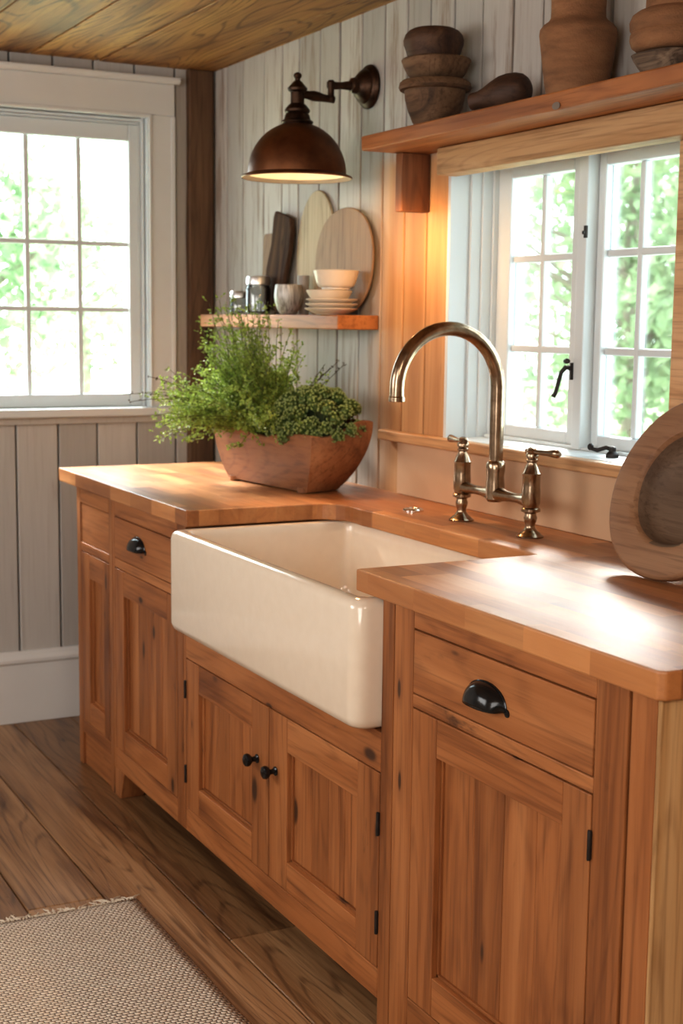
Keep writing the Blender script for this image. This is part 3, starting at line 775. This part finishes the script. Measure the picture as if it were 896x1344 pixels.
# boards leaning on the wall above the small shelf
def leaning_board(name, label, poly, th, mat, cx, ybase, ytop, roll=0, bevel=.004):
    """poly in (u, v), v = 0 at the foot"""
    H = max(v for u, v in poly)
    bm = B(); prism(bm, poly, -th, 0, 'y')
    lean = math.asin(min(.9, (ytop - ybase) / H))
    o = link(name, bm, mat, bevel=bevel, seg=3)
    o.matrix_world = Matrix.Translation((cx, ybase, SHZ + .0005)) @ Matrix.Rotation(-lean, 4, 'X') @ Matrix.Rotation(roll, 4, 'Y')
    return tag(o, label, 'cutting board', 'boards leaning on the wall over the small shelf')
def ell(rx, rz, zc, n=48, p=2.0):
    pts = []
    for k in range(n):
        a = 2 * PI * k / n; c, s = math.cos(a), math.sin(a)
        pts.append((rx * abs(c) ** (2/p) * (1 if c > 0 else -1), zc + rz * abs(s) ** (2/p) * (1 if s > 0 else -1)))
    return pts
leaning_board('oval_board', 'tall pale oval wooden board leaning behind the dark board', ell(.128, .184, .184), .008, 'board_pale', .833, -.0100, -.0015)
leaning_board('round_board', 'round tan wooden board leaning behind the plate stack', ell(.178, .152, .152, p=2.2), .008, 'board_tan', 1.035, -.0220, -.0125)
dk = [(-.07, 0), (.062, 0), (.072, .05), (.066, .12), (.078, .2), (.072, .26), (.052, .297), (.0, .30), (-.06, .302), (-.068, .28), (-.06, .2), (-.075, .12), (-.066, .05)]  # wavy live edges
leaning_board('rough_board', 'dark rough-edged wooden board leaning on the wall', dk, .016, 'board_dark', .578, -.026, -.0125, math.radians(11), .005)
bpy.data.objects['rough_board'].location.z += .0145
leaning_board('narrow_board', 'narrow grey-brown board leaning behind the dark rough board', [(-.055, 0), (.055, 0), (.055, .24), (.045, .258), (-.045, .258), (-.055, .24)], .007, 'board_tan', .50, -.0095, -.0015)

# crockery and gourd on the long shelf
TZ = SZ1 + .0003
bx = 1.652
def pot(label, prof, x, z, mat, wob=.05, name='wooden_bowl'):
    return lathe_thing(name, label, 'bowl', prof, (x, -.100, z), mat, 'old wooden bowls stacked on the long shelf', 56, wob=wob)
pot('large weathered tapered wooden bowl with thick rim, bottom of the left bowl stack',
    [(.046, 0), (.050, .002), (.050, .010), (.053, .014), (.064, .042), (.072, .066), (.0745, .082), (.075, .086), (.086, .088), (.0895, .094), (.087, .104), (.080, .110), (.072, .109), (.066, .09), (.05, .03), (.002, .015)], bx, TZ, 'old_bowl')
pot('weathered brown flared bowl in the middle of the left bowl stack',
    [(.048, 0), (.056, .002), (.066, .012), (.074, .026), (.080, .040), (.0835, .0475), (.0815, .0505), (.075, .050), (.066, .03), (.05, .012), (.002, .008)], bx + .004, TZ + .1105, 'old_bowl', .045)
pot('dark round-sided wooden bowl on top of the left bowl stack',
    [(.052, 0), (.059, .002), (.064, .014), (.0675, .026), (.0715, .036), (.0725, .046), (.069, .058), (.062, .066), (.052, .071), (.046, .0715), (.044, .066), (.058, .05), (.06, .034), (.052, .014), (.002, .01)], bx - .010, TZ + .1615, 'dark_bowl', .04)
# gourd-shaped bottle lying down
bm = B()
lathe(bm, [(.013, .004), (.014, .0), (.019, .0), (.0205, .006), (.0205, .022), (.025, .042), (.034, .066), (.042, .090), (.0445, .110), (.0415, .134), (.034, .152), (.024, .163), (.01, .166)], (0, 0, 0), (1, 0, .14), 36, wob=.08)
lathe(bm, [(.0128, .0035), (.0128, .0045)], (0, 0, 0), (1, 0, .14), 16, mi=1)
o = link('gourd', bm, ['dark_bowl', 'iron'], smooth=True); o.location = (1.895, -.150, TZ + .0262)
o.rotation_euler = (0, 0, .52); o.scale = (.87, .95, .95)
tag(o, 'dark brown bottle gourd lying on the long shelf', 'gourd')
lathe_thing('clay_vase', 'large coarse tan clay vase standing on the long shelf', 'vase',
            [(.058, 0), (.062, .002), (.067, .03), (.073, .07), (.078, .105), (.0805, .124), (.079, .134), (.072, .143), (.062, .150), (.0565, .158), (.056, .175), (.057, .205), (.063, .225), (.070, .232), (.066, .234), (.058, .222), (.05, .20), (.05, .16), (.06, .12), (.05, .02), (.002, .012)],
            (2.214, -.096, TZ), 'clay', seg=64, wob=.015)
rx_ = 2.512
bm = B()                                  # rough carved wooden stand under the ringed crock
lathe(bm, [(.050, 0), (.056, .003), (.062, .014), (.070, .030), (.074, .040), (.06, .043), (.03, .0435)], (0, 0, 0), seg=40, wob=.12)
o = link('carved_bowl', bm, 'driftwood', smooth=True); o.location = (rx_, -.093, TZ); tag(o, 'rough carved wooden bowl under the ringed tan crock on the long shelf', 'bowl')
lathe_thing('clay_crock', 'ringed tan clay crock standing on a rough carved wooden bowl', 'crock',
            [(.060, 0), (.070, .002), (.080, .010), (.0835, .022), (.082, .032), (.0795, .036), (.083, .041), (.0845, .054), (.080, .066), (.070, .073), (.060, .076), (.056, .079), (.055, .13), (.058, .16), (.054, .16), (.05, .08), (.06, .03), (.002, .01)],
            (rx_, -.093, TZ + .0440), 'clay', seg=56, wob=.02)

# ------------------------------------------------------------------ leaning round dough bowl on the worktop
bw = thing('dough_bowl', 'round hollowed wooden dough bowl with a neck handle, leaning at the worktop end', 'bowl', (2.677, -.20, .911))
bm = B()
RB = .185
prof = [(.02, -.026), (.09, -.026), (.135, -.016), (.168, .002), (.182, .013), (.185, .021), (.181, .029), (.168, .032), (.150, .031), (.130, .030), (.118, .028), (.112, .021), (.107, .006), (.099, -.006), (.084, -.0135), (.05, -.017), (.004, -.018)]
lathe(bm, prof, (0, 0, 0), seg=72, wob=.03, sy=.97)
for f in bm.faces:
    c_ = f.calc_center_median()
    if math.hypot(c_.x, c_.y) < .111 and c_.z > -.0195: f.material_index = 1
hp = [(-.085, .152), (-.055, .176), (-.036, .198), (-.027, .222), (-.026, .255), (-.030, .278), (-.018, .296), (.018, .296), (.030, .278), (.026, .255), (.027, .222), (.036, .198), (.055, .176), (.085, .152)]
prism(bm, hp, -.004, .024)
mw = Matrix.Translation((2.677, -.150, 1.09)) @ Matrix.Rotation(PI / 2 - math.radians(22), 4, 'X')
bmesh.ops.transform(bm, matrix=mw, verts=bm.verts[:])
bmesh.ops.translate(bm, verts=bm.verts[:], vec=(0, 0, .9108 - min(v.co.z for v in bm.verts)))
link('hollow_body', bm, ['bowl_wood', 'bowl_hollow_shaded'], bw, bevel=.006, smooth=True, seg=3)

# ------------------------------------------------------------------ wooden trough
tr = thing('wooden_trough', 'reddish carved wooden trough planted with greenery, on the worktop beside the sink', 'planter', (1.06, -.21, .91))
LFb, RFb, RBb, LBb = Vector((.865, -.305, .917)), Vector((1.272, -.250, .914)), Vector((1.225, -.130, .914)), Vector((.845, -.180, .917))
LFt, RFt, RBt, LBt = Vector((.775, -.318, 1.083)), Vector((1.322, -.262, 1.070)), Vector((1.340, -.085, 1.106)), Vector((.770, -.135, 1.095))
def ringpts(t, ins=0.0, n=12):
    cs = []
    for a, b in ((LFb, LFt), (RFb, RFt), (RBb, RBt), (LBb, LBt)):
        p = a.lerp(b, math.sin(t * PI / 2) ** .85 if t > 0 else 0); p.z = a.z + (b.z - a.z) * t; cs.append(p)
    # bulge: ends curve outward near the top
    cen = sum(cs, Vector()) / 4; pts = []
    for i in range(4):
        a, b = cs[i], cs[(i + 1) % 4]
        for k in range(n):
            u = k / n; p = a.lerp(b, u)
            sag = math.sin(PI * u)
            if i == 0:
                p.z -= t * (.018 * math.sin(PI * u) ** 2 + .010 * math.exp(-((u - .55) / .05) ** 2))
            if i == 1: p.z += t * (.010 * math.sin(2 * PI * (u - .0)) * -1)
            if i in (1, 3): p += (p - cen).normalized() * .016 * sag * (.4 + t * .6)
            if i in (0, 2): p += Vector((0, -1 if i == 0 else 1, 0)) * .008 * sag * t
            d = cen - p; d.z = 0
            if ins: p += d.normalized() * ins
            pts.append(p)
    return pts
bm = B(); rings = [ringpts(0, .012)]
for k in range(9): rings.append(ringpts(k / 8 * 1.0))
rings.append([p + Vector((0, 0, .003)) for p in ringpts(1, .006)]); rings.append([p + Vector((0, 0, 0)) for p in ringpts(1, .014)])
for k in (6, 3, 1): rings.append([p + Vector((0, 0, .012)) for p in ringpts(k / 8, .016)])
loft(bm, rings)
link('body', bm, 'trough', tr, smooth=True)
for f in (LFb, RFb, RBb, LBb):
    bm = B(); c = f.lerp((LFb + RFb + RBb + LBb) / 4, .12)
    lathe(bm, [(.014, .9102), (.017, .912), (.018, .924)], (c.x, c.y, 0), seg=14); link('foot', bm, 'trough', tr, smooth=True)
bm = B(); rg = [p + Vector((0, 0, 0)) for p in ringpts(.80, .022)]
cen = sum(rg, Vector()) / len(rg)
vs = [bm.verts.new(p) for p in rg]; cv = bm.verts.new(cen + Vector((0, 0, .012)))
for i in range(len(vs)): bm.faces.new((vs[i], vs[(i + 1) % len(vs)], cv))
o = link('soil', bm, 'soil', tr, smooth=True); o['kind'] = 'stuff'

# ------------------------------------------------------------------ plants
def quad_leaf(bm, p, d, n, L, W, fold=.15):
    d = d.normalized(); s = d.cross(n)
    if s.length < 1e-4: s = d.cross(Vector((.3, .5, .8)))
    s.normalize(); n = s.cross(d)
    a = bm.verts.new(p); b = bm.verts.new(p + d * L * .5 + s * W * .5 + n * L * fold); c = bm.verts.new(p + d * L); e = bm.verts.new(p + d * L * .5 - s * W * .5 + n * L * fold)
    bm.faces.new((a, b, c, e))
def rv(s=1): return Vector((R.uniform(-1, 1), R.uniform(-1, 1), R.uniform(-1, 1))) * s

fe = thing('fern', 'airy bright green fern with tiny leaves in the left half of the wooden trough', 'plant', (.92, -.235, 1.05))
lf, st = B(), B()
def frond(base, d, L, droop, leaf_bm, stem_bm, lw=.0075, dens=1.0, sr=.0008, start=.22, blen=.032):
    n = 12; p = Vector(base); keep = lambda q: Vector((q.x, min(q.y, -.148 if q.z > 1.325 and q.x < 1.23 else -.012), max(q.z, 1.03))); dd = d.normalized(); pts = [p.copy()]
    for k in range(n):
        dd = (dd + Vector((0, 0, -droop * (k / n))) + rv(.07)).normalized()
        p = keep(p + dd * L / n); pts.append(p.copy())
        u = (k + 1) / n
        if u > start:
            for s in range(2):
                if R.random() > dens: continue
                bd = (dd * .55 + rv(.9)).normalized(); bl = blen * R.uniform(.5, 1.2) * (1.1 - .55 * u)
                m = max(3, int(bl / .0052))
                for q in range(m):
                    pp = keep(p + bd * bl * (q + 1) / m)
                    quad_leaf(leaf_bm, pp, (bd * .5 + rv(.9) + Vector((0, -.3, 0))), rv() + Vector((.3, -.4, 1.2)), lw * R.uniform(.75, 1.4), lw * R.uniform(.7, 1.05))
    tube(stem_bm, pts[::2] if n % 2 == 0 else pts, [sr] * len(pts[::2]), 4, False)
for i in range(260):
    bx_, by_ = R.uniform(.83, 1.02), R.uniform(-.285, -.175)
    az = R.uniform(0, 2 * PI); el = math.radians(R.uniform(14, 88))
    d = Vector((math.cos(az) * math.cos(el), math.sin(az) * math.cos(el) - .22, math.sin(el)))
    d.x = d.x * 1.0 - .02
    if d.y > .15: d.y *= .4
    L = R.uniform(.15, .27) * (1.12 if d.y < -.3 else 1.0)
    frond((bx_, by_, 1.055), d, L, R.uniform(.02, .22), lf, st, .0092, start=.12, blen=.036)
for i in range(40):                      # taller sprays near the middle
    frond((R.uniform(.86, 1.02), R.uniform(-.28, -.22), 1.06), Vector((R.uniform(-.3, .3), R.uniform(-.35, -.02), 1)), R.uniform(.27, .385), .03, lf, st, .0088, dens=.8, start=.15)
for i in range(34):                      # long sprays reaching out over the worktop edge
    frond((R.uniform(.84, .95), R.uniform(-.28, -.22), 1.07), Vector((R.uniform(-.35, .3), -1, R.uniform(.15, .7))), R.uniform(.22, .32), .10, lf, st, .0085, dens=.75, start=.15)
o = link('foliage', lf, 'fern', fe); o['kind'] = 'stuff'; o = link('stems', st, 'stem', fe); o['kind'] = 'stuff'
lf, st = B(), B()
for i in range(7):                       # wiry dark sprigs at the left and right
    if i < 4: frond((1.05, -.2, 1.1), Vector((R.uniform(.1, .4), R.uniform(.25, .7), R.uniform(.5, .95))), R.uniform(.17, .23), .03, lf, st, .006, .55, .0009, .4, .012)
    else: frond((.86, -.28, 1.1), Vector((R.uniform(-.2, .2), -1, R.uniform(.25, .6))), R.uniform(.31, .36), .07, lf, st, .006, .55, .0009, .6, .012)
o = link('sprigs', lf, 'sprig', fe); o['label'] = 'wiry dark sprigs'; o['kind'] = 'stuff'; o = link('sprig_stems', st, 'sprig', fe); o['kind'] = 'stuff'
bm = B()
for i in range(7): quad_leaf(bm, Vector((R.uniform(.82, 1.0), R.uniform(-.34, -.26), R.uniform(1.15, 1.3))), rv(), rv(), .016, .010)
o = link('dry_leaves', bm, 'dry_leaf', fe); o['label'] = 'dry red-brown leaves'

se = thing('sedum', 'dense rounded sedum with pale green clustered heads in the right half of the trough', 'plant', (1.17, -.2, 1.05))
lf, st = B(), B()
heads = []
cS = Vector((1.185, -.185, 1.075)); axs = Vector((1, .13, 0)).normalized(); pr = Vector((-.13, 1, 0)).normalized()
tries = 0
while len(heads) < 110 and tries < 9000:
    tries += 1
    a, e = R.uniform(0, 2 * PI), math.asin(R.uniform(-.2, 1))
    p = cS + axs * .170 * math.cos(a) * math.cos(e) + pr * .098 * math.sin(a) * math.cos(e) + Vector((0, 0, 1)) * (.108 * math.sin(e))
    p.z += .018 * max(0, (p - cS).dot(axs) / .17 + .2)
    if all((p - q).length > .035 for q, _ in heads): heads.append((p, ((p - cS) * 1.0 + Vector((0, 0, .05))).normalized()))
for k in range(16):
    p = Vector((R.uniform(.97, 1.06), R.uniform(-.29, -.2), R.uniform(1.075, 1.15))); heads.append((p, Vector((-.1, -.35, 1)).normalized()))
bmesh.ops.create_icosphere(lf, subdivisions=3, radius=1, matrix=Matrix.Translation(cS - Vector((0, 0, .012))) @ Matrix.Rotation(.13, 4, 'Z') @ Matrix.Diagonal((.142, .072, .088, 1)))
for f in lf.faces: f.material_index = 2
for p, nrm in heads:
    hr = R.uniform(.0175, .024)
    tube(st, [p - nrm * .05, p - nrm * .02, p], [.002, .0018, .0015], 5, False)
    bmesh.ops.create_icosphere(lf, subdivisions=1, radius=hr * .78, matrix=Matrix.Translation(p - nrm * hr * .4))
    ros = []
    while len(ros) < 24:                  # one head: small fleshy rosettes packed on a dome
        d = (nrm * R.uniform(.0, 1.0) + rv(1.0)).normalized()
        if d.dot(nrm) < .08 or any((d - e).length < .29 for e in ros):
            if R.random() < .06: ros.append(d)
            continue
        ros.append(d)
    for d in ros:
        c = p + d * hr - nrm * hr * .35
        u = d.orthogonal().normalized(); w_ = d.cross(u)
        for ly_, (n_, sp_, L_) in enumerate(((6, 1.3, .0088), (5, .75, .0072), (3, .3, .0055))):
            for q in range(n_):
                a_ = 2 * PI * q / n_ + R.uniform(-.3, .3) + ly_
                ld = (d + (u * math.cos(a_) + w_ * math.sin(a_)) * sp_).normalized()
                f0 = len(lf.faces)
                quad_leaf(lf, c - d * .002 * (2 - ly_), ld, d, L_ * R.uniform(.85, 1.15), L_ * .68, .22)
                if ly_ > 0: lf.faces.ensure_lookup_table(); lf.faces[f0].material_index = 1
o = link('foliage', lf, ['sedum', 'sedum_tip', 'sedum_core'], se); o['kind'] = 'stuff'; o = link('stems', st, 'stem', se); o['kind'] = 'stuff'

# ------------------------------------------------------------------ rug
rg_ = thing('rug', 'woven jute rug with a frayed fringe on the floorboards', 'rug', (2.4, -1.35, 0))
bm = B(); nx, ny = 90, 40; X0, X1, Y0, Y1 = 1.605, 3.35, -1.90, -.857
vs = []
for i in range(nx + 1):
    row = []
    for k in range(ny + 1):
        x, y = X0 + (X1 - X0) * i / nx, Y0 + (Y1 - Y0) * k / ny
        e = min(i, nx - i, 3) / 3 * min(k, ny - k, 2) / 2
        row.append(bm.verts.new((x + (.004 * noise.noise(Vector((y * 9, 0, 1))) if i in (0, nx) else 0), y + (.004 * noise.noise(Vector((x * 9, 3, 1))) if k in (0, ny) else 0), .0035 + .007 * e ** .5 + .0012 * noise.noise(Vector((x * 8, y * 8, 0))))))
    vs.append(row)
for i in range(nx):
    for k in range(ny): bm.faces.new((vs[i][k], vs[i+1][k], vs[i+1][k+1], vs[i][k+1]))
o = link('weave', bm, 'rug', rg_, smooth=True)
s = o.modifiers.new('thick', 'SOLIDIFY'); s.thickness = .003; s.offset = -1
bm = B()
y = Y0 + .004
while y < Y1 - .002:
    L = R.uniform(.018, .05); a = R.uniform(-1.2, 1.2)
    p = Vector((X0 + .003, y, .007)); pts = [p]
    for k in range(4):
        a += R.uniform(-.5, .5)
        p = p + Vector((-math.cos(a) * L / 4, math.sin(a) * L / 4, 0)); pts.append(Vector((p.x, p.y, max(.0022, .007 - .0016 * (k + 1) + R.uniform(0, .003)))))
    tube(bm, pts, [.0022, .0021, .0019, .0016, .001], 5)
    y += R.uniform(.004, .009)
link('fringe', bm, 'fringe', rg_, smooth=True)

# ------------------------------------------------------------------ outside: lawn and trees
bm = B()
n = 30
vs = [[bm.verts.new((-32 + 34 * i / n - .3, -14 + 44 * k / n, -.45)) for k in range(n + 1)] for i in range(n + 1)]
for i in range(n):
    for k in range(n):
        cx_, cy_ = vs[i][k].co.x, vs[i][k].co.y
        if cx_ > -1.6 and cy_ < -.8: continue
        bm.faces.new((vs[i][k], vs[i+1][k], vs[i+1][k+1], vs[i][k+1]))
struct('ground', bm, 'lawn')
def tree(x, y, h, r, zc, label, nleaf=2600, lean=0):
    t = thing('tree', label, 'tree', (x, y, -.45), 'trees outside the windows')
    bm = B(); tr_ = .10
    tube(bm, [(x, y, -.45), (x + .05 + lean, y + .03, zc * .5), (x - .03 + lean, y - .04, zc), (x + lean, y, zc + h * .35)], [tr_ * 1.3, tr_, tr_ * .7, .02], 10)
    for k in range(7):
        a = R.uniform(0, 2 * PI); d = Vector((math.cos(a), math.sin(a), R.uniform(.2, .8)))
        b0 = Vector((x + lean * .8, y, zc * R.uniform(.5, 1.0)))
        tube(bm, [b0, b0 + d * r * .4, b0 + d * r * .8 + rv(.15)], [.04, .028, .008], 6)
    link('trunk', bm, 'bark', t, smooth=True)
    bm = B(); blobs = [(Vector((x, y, zc)) + Vector((R.gauss(0, r * .45), R.gauss(0, r * .45), R.gauss(0, h * .28))), R.uniform(.22, .5) * r) for _ in range(26)]
    for k in range(nleaf):
        c, br = R.choice(blobs); d = rv()
        if d.length > 1: d.normalize()
        quad_leaf(bm, c + d * br, rv(), rv() + Vector((0, 0, .8)), R.uniform(.09, .19), R.uniform(.07, .12), .1)
    link('crown', bm, 'tree_leaf', t)
tree(-9.0, 1.1, 3.2, 1.9, 1.8, 'leafy tree on the left outside the back-wall window', 4200)
tree(-16.8, 4.7, 3.2, 2.0, 1.6, 'leafy tree at the right outside the back-wall window')
tree(-5.44, 6.28, 2.6, 1.5, 1.95, 'nearer leafy tree outside the right half of the sink window', 4200)
tree(-10.9, 9.9, 3.6, 2.5, 1.9, 'leafy tree farther off outside the left half of the sink window', 7000)
# ------------------------------------------------------------------ light
W = bpy.data.worlds.new('sky'); bpy.context.scene.world = W; W.use_nodes = True
nt = W.node_tree; bg = nt.nodes['Background']
tc = nt.nodes.new('ShaderNodeTexCoord'); sp = nt.nodes.new('ShaderNodeSeparateXYZ'); rp = nt.nodes.new('ShaderNodeValToRGB')
nt.links.new(tc.outputs['Generated'], sp.inputs[0]); nt.links.new(sp.outputs[2], rp.inputs[0]); nt.links.new(rp.outputs[0], bg.inputs[0])
rp.color_ramp.elements[0].color = (.84, .97, 1, 1); rp.color_ramp.elements[1].color = (.70, .86, 1, 1)
bg.inputs['Strength'].default_value = 9.5

def lamp(name, typ, loc, energy, color, rot=None, target=None, **kw):
    l = bpy.data.lights.new(name, typ); l.energy = energy; l.color = color
    for k, v in kw.items(): setattr(l, k, v)
    o = bpy.data.objects.new(name, l); C.objects.link(o); o.location = loc
    if target is not None: o.rotation_euler = (Vector(target) - Vector(loc)).to_track_quat('-Z', 'Y').to_euler()
    return o
def portal(loc, target, sx, sy):
    o = lamp('window_portal', 'AREA', loc, 1, (1, 1, 1), target=target, shape='RECTANGLE', size=sx, size_y=sy)
    o.data.cycles.is_portal = True
portal((-.21, -.567, 1.56), (1, -.567, 1.56), .66, .98)
portal((2.0, .24, 1.42), (2.0, -1, 1.42), .86, .70)
lamp('sun', 'SUN', (-6, 5, 5), 15.0, (1, .97, .93), target=(0, 0, 0), angle=math.radians(12))
lamp('extra_sun', 'SUN', (-8, -2.3, 6), 27.0, (1, .96, .91), target=(0, 0, 0), angle=math.radians(14))  # extra sun, added to brighten the far end of the worktop
# soft fill lamps added out of view; the plain walls there have no window
lamp('room_fill', 'AREA', (4.2, -3.2, 1.6), 62, (1, .97, .93), target=(2.0, -.4, .7), shape='RECTANGLE', size=1.8, size_y=1.3)  # added fill on the cabinet fronts
lamp('side_fill', 'AREA', (1.5, -3.3, 1.5), 55, (1, .98, .95), target=(1.3, -1.0, .1), shape='RECTANGLE', size=1.6, size_y=1.2)  # added fill for the floor and rug at the left
lamp('overhead_fill', 'AREA', (5.3, -1.6, 2.15), 24, (1, .90, .76), target=(4.6, -1.6, 0), shape='DISK', size=.5)  # added warm overhead fill, no fixture built
lamp('bulb_light', 'POINT', (lx, ly, 1.845), 4.0, (1, .70, .38), shadow_soft_size=.028)
lamp('sink_warm_spot', 'SPOT', (lx, ly, 1.80), 38, (1, .55, .24), target=(1.92, -.45, .70), spot_size=math.radians(58), spot_blend=.9, shadow_soft_size=.03)  # added warm spot inside the shade, tints the sink basin
lamp('added_glow_spot', 'SPOT', (1.53, -.19, 1.615), 6.0, (1, .56, .22), target=(1.44, -.01, 1.46), spot_size=math.radians(160), spot_blend=1.0, shadow_soft_size=.04)  # added spot without a fixture, makes the warm glow beside the shelf

# ------------------------------------------------------------------ camera
cam = bpy.data.cameras.new('camera'); co = bpy.data.objects.new('camera', cam); C.objects.link(co)
fw = Vector((-0.87849536, 0.45848918, -0.13428916)); rt = Vector((0.46121924, 0.88720664, 0.01188245)); up = Vector((-0.1245902, 0.05149807, 0.99087095))
mw = Matrix((rt, up, -fw)).transposed().to_4x4(); mw.translation = (4.66418913, -1.91320001, 1.37457181)
co.matrix_world = mw
cam.sensor_fit = 'HORIZONTAL'; cam.sensor_width = 36; cam.lens = 1844.755 / 896 * 36
cam.clip_start = .05; cam.clip_end = 200
cam.dof.use_dof = True; cam.dof.focus_distance = 2.5; cam.dof.aperture_fstop = 9.0
sc = bpy.context.scene; sc.camera = co
sc.view_settings.view_transform = 'Standard'; sc.view_settings.look = 'None'; sc.view_settings.exposure = -.02; sc.view_settings.gamma = .88
sc.cycles.max_bounces = 8; sc.cycles.diffuse_bounces = 5; sc.cycles.transparent_max_bounces = 12
sc.cycles.caustics_reflective = False; sc.cycles.caustics_refractive = False; sc.cycles.sample_clamp_indirect = 6
sc.cycles.use_denoising = True
bpy.context.view_layer.update()
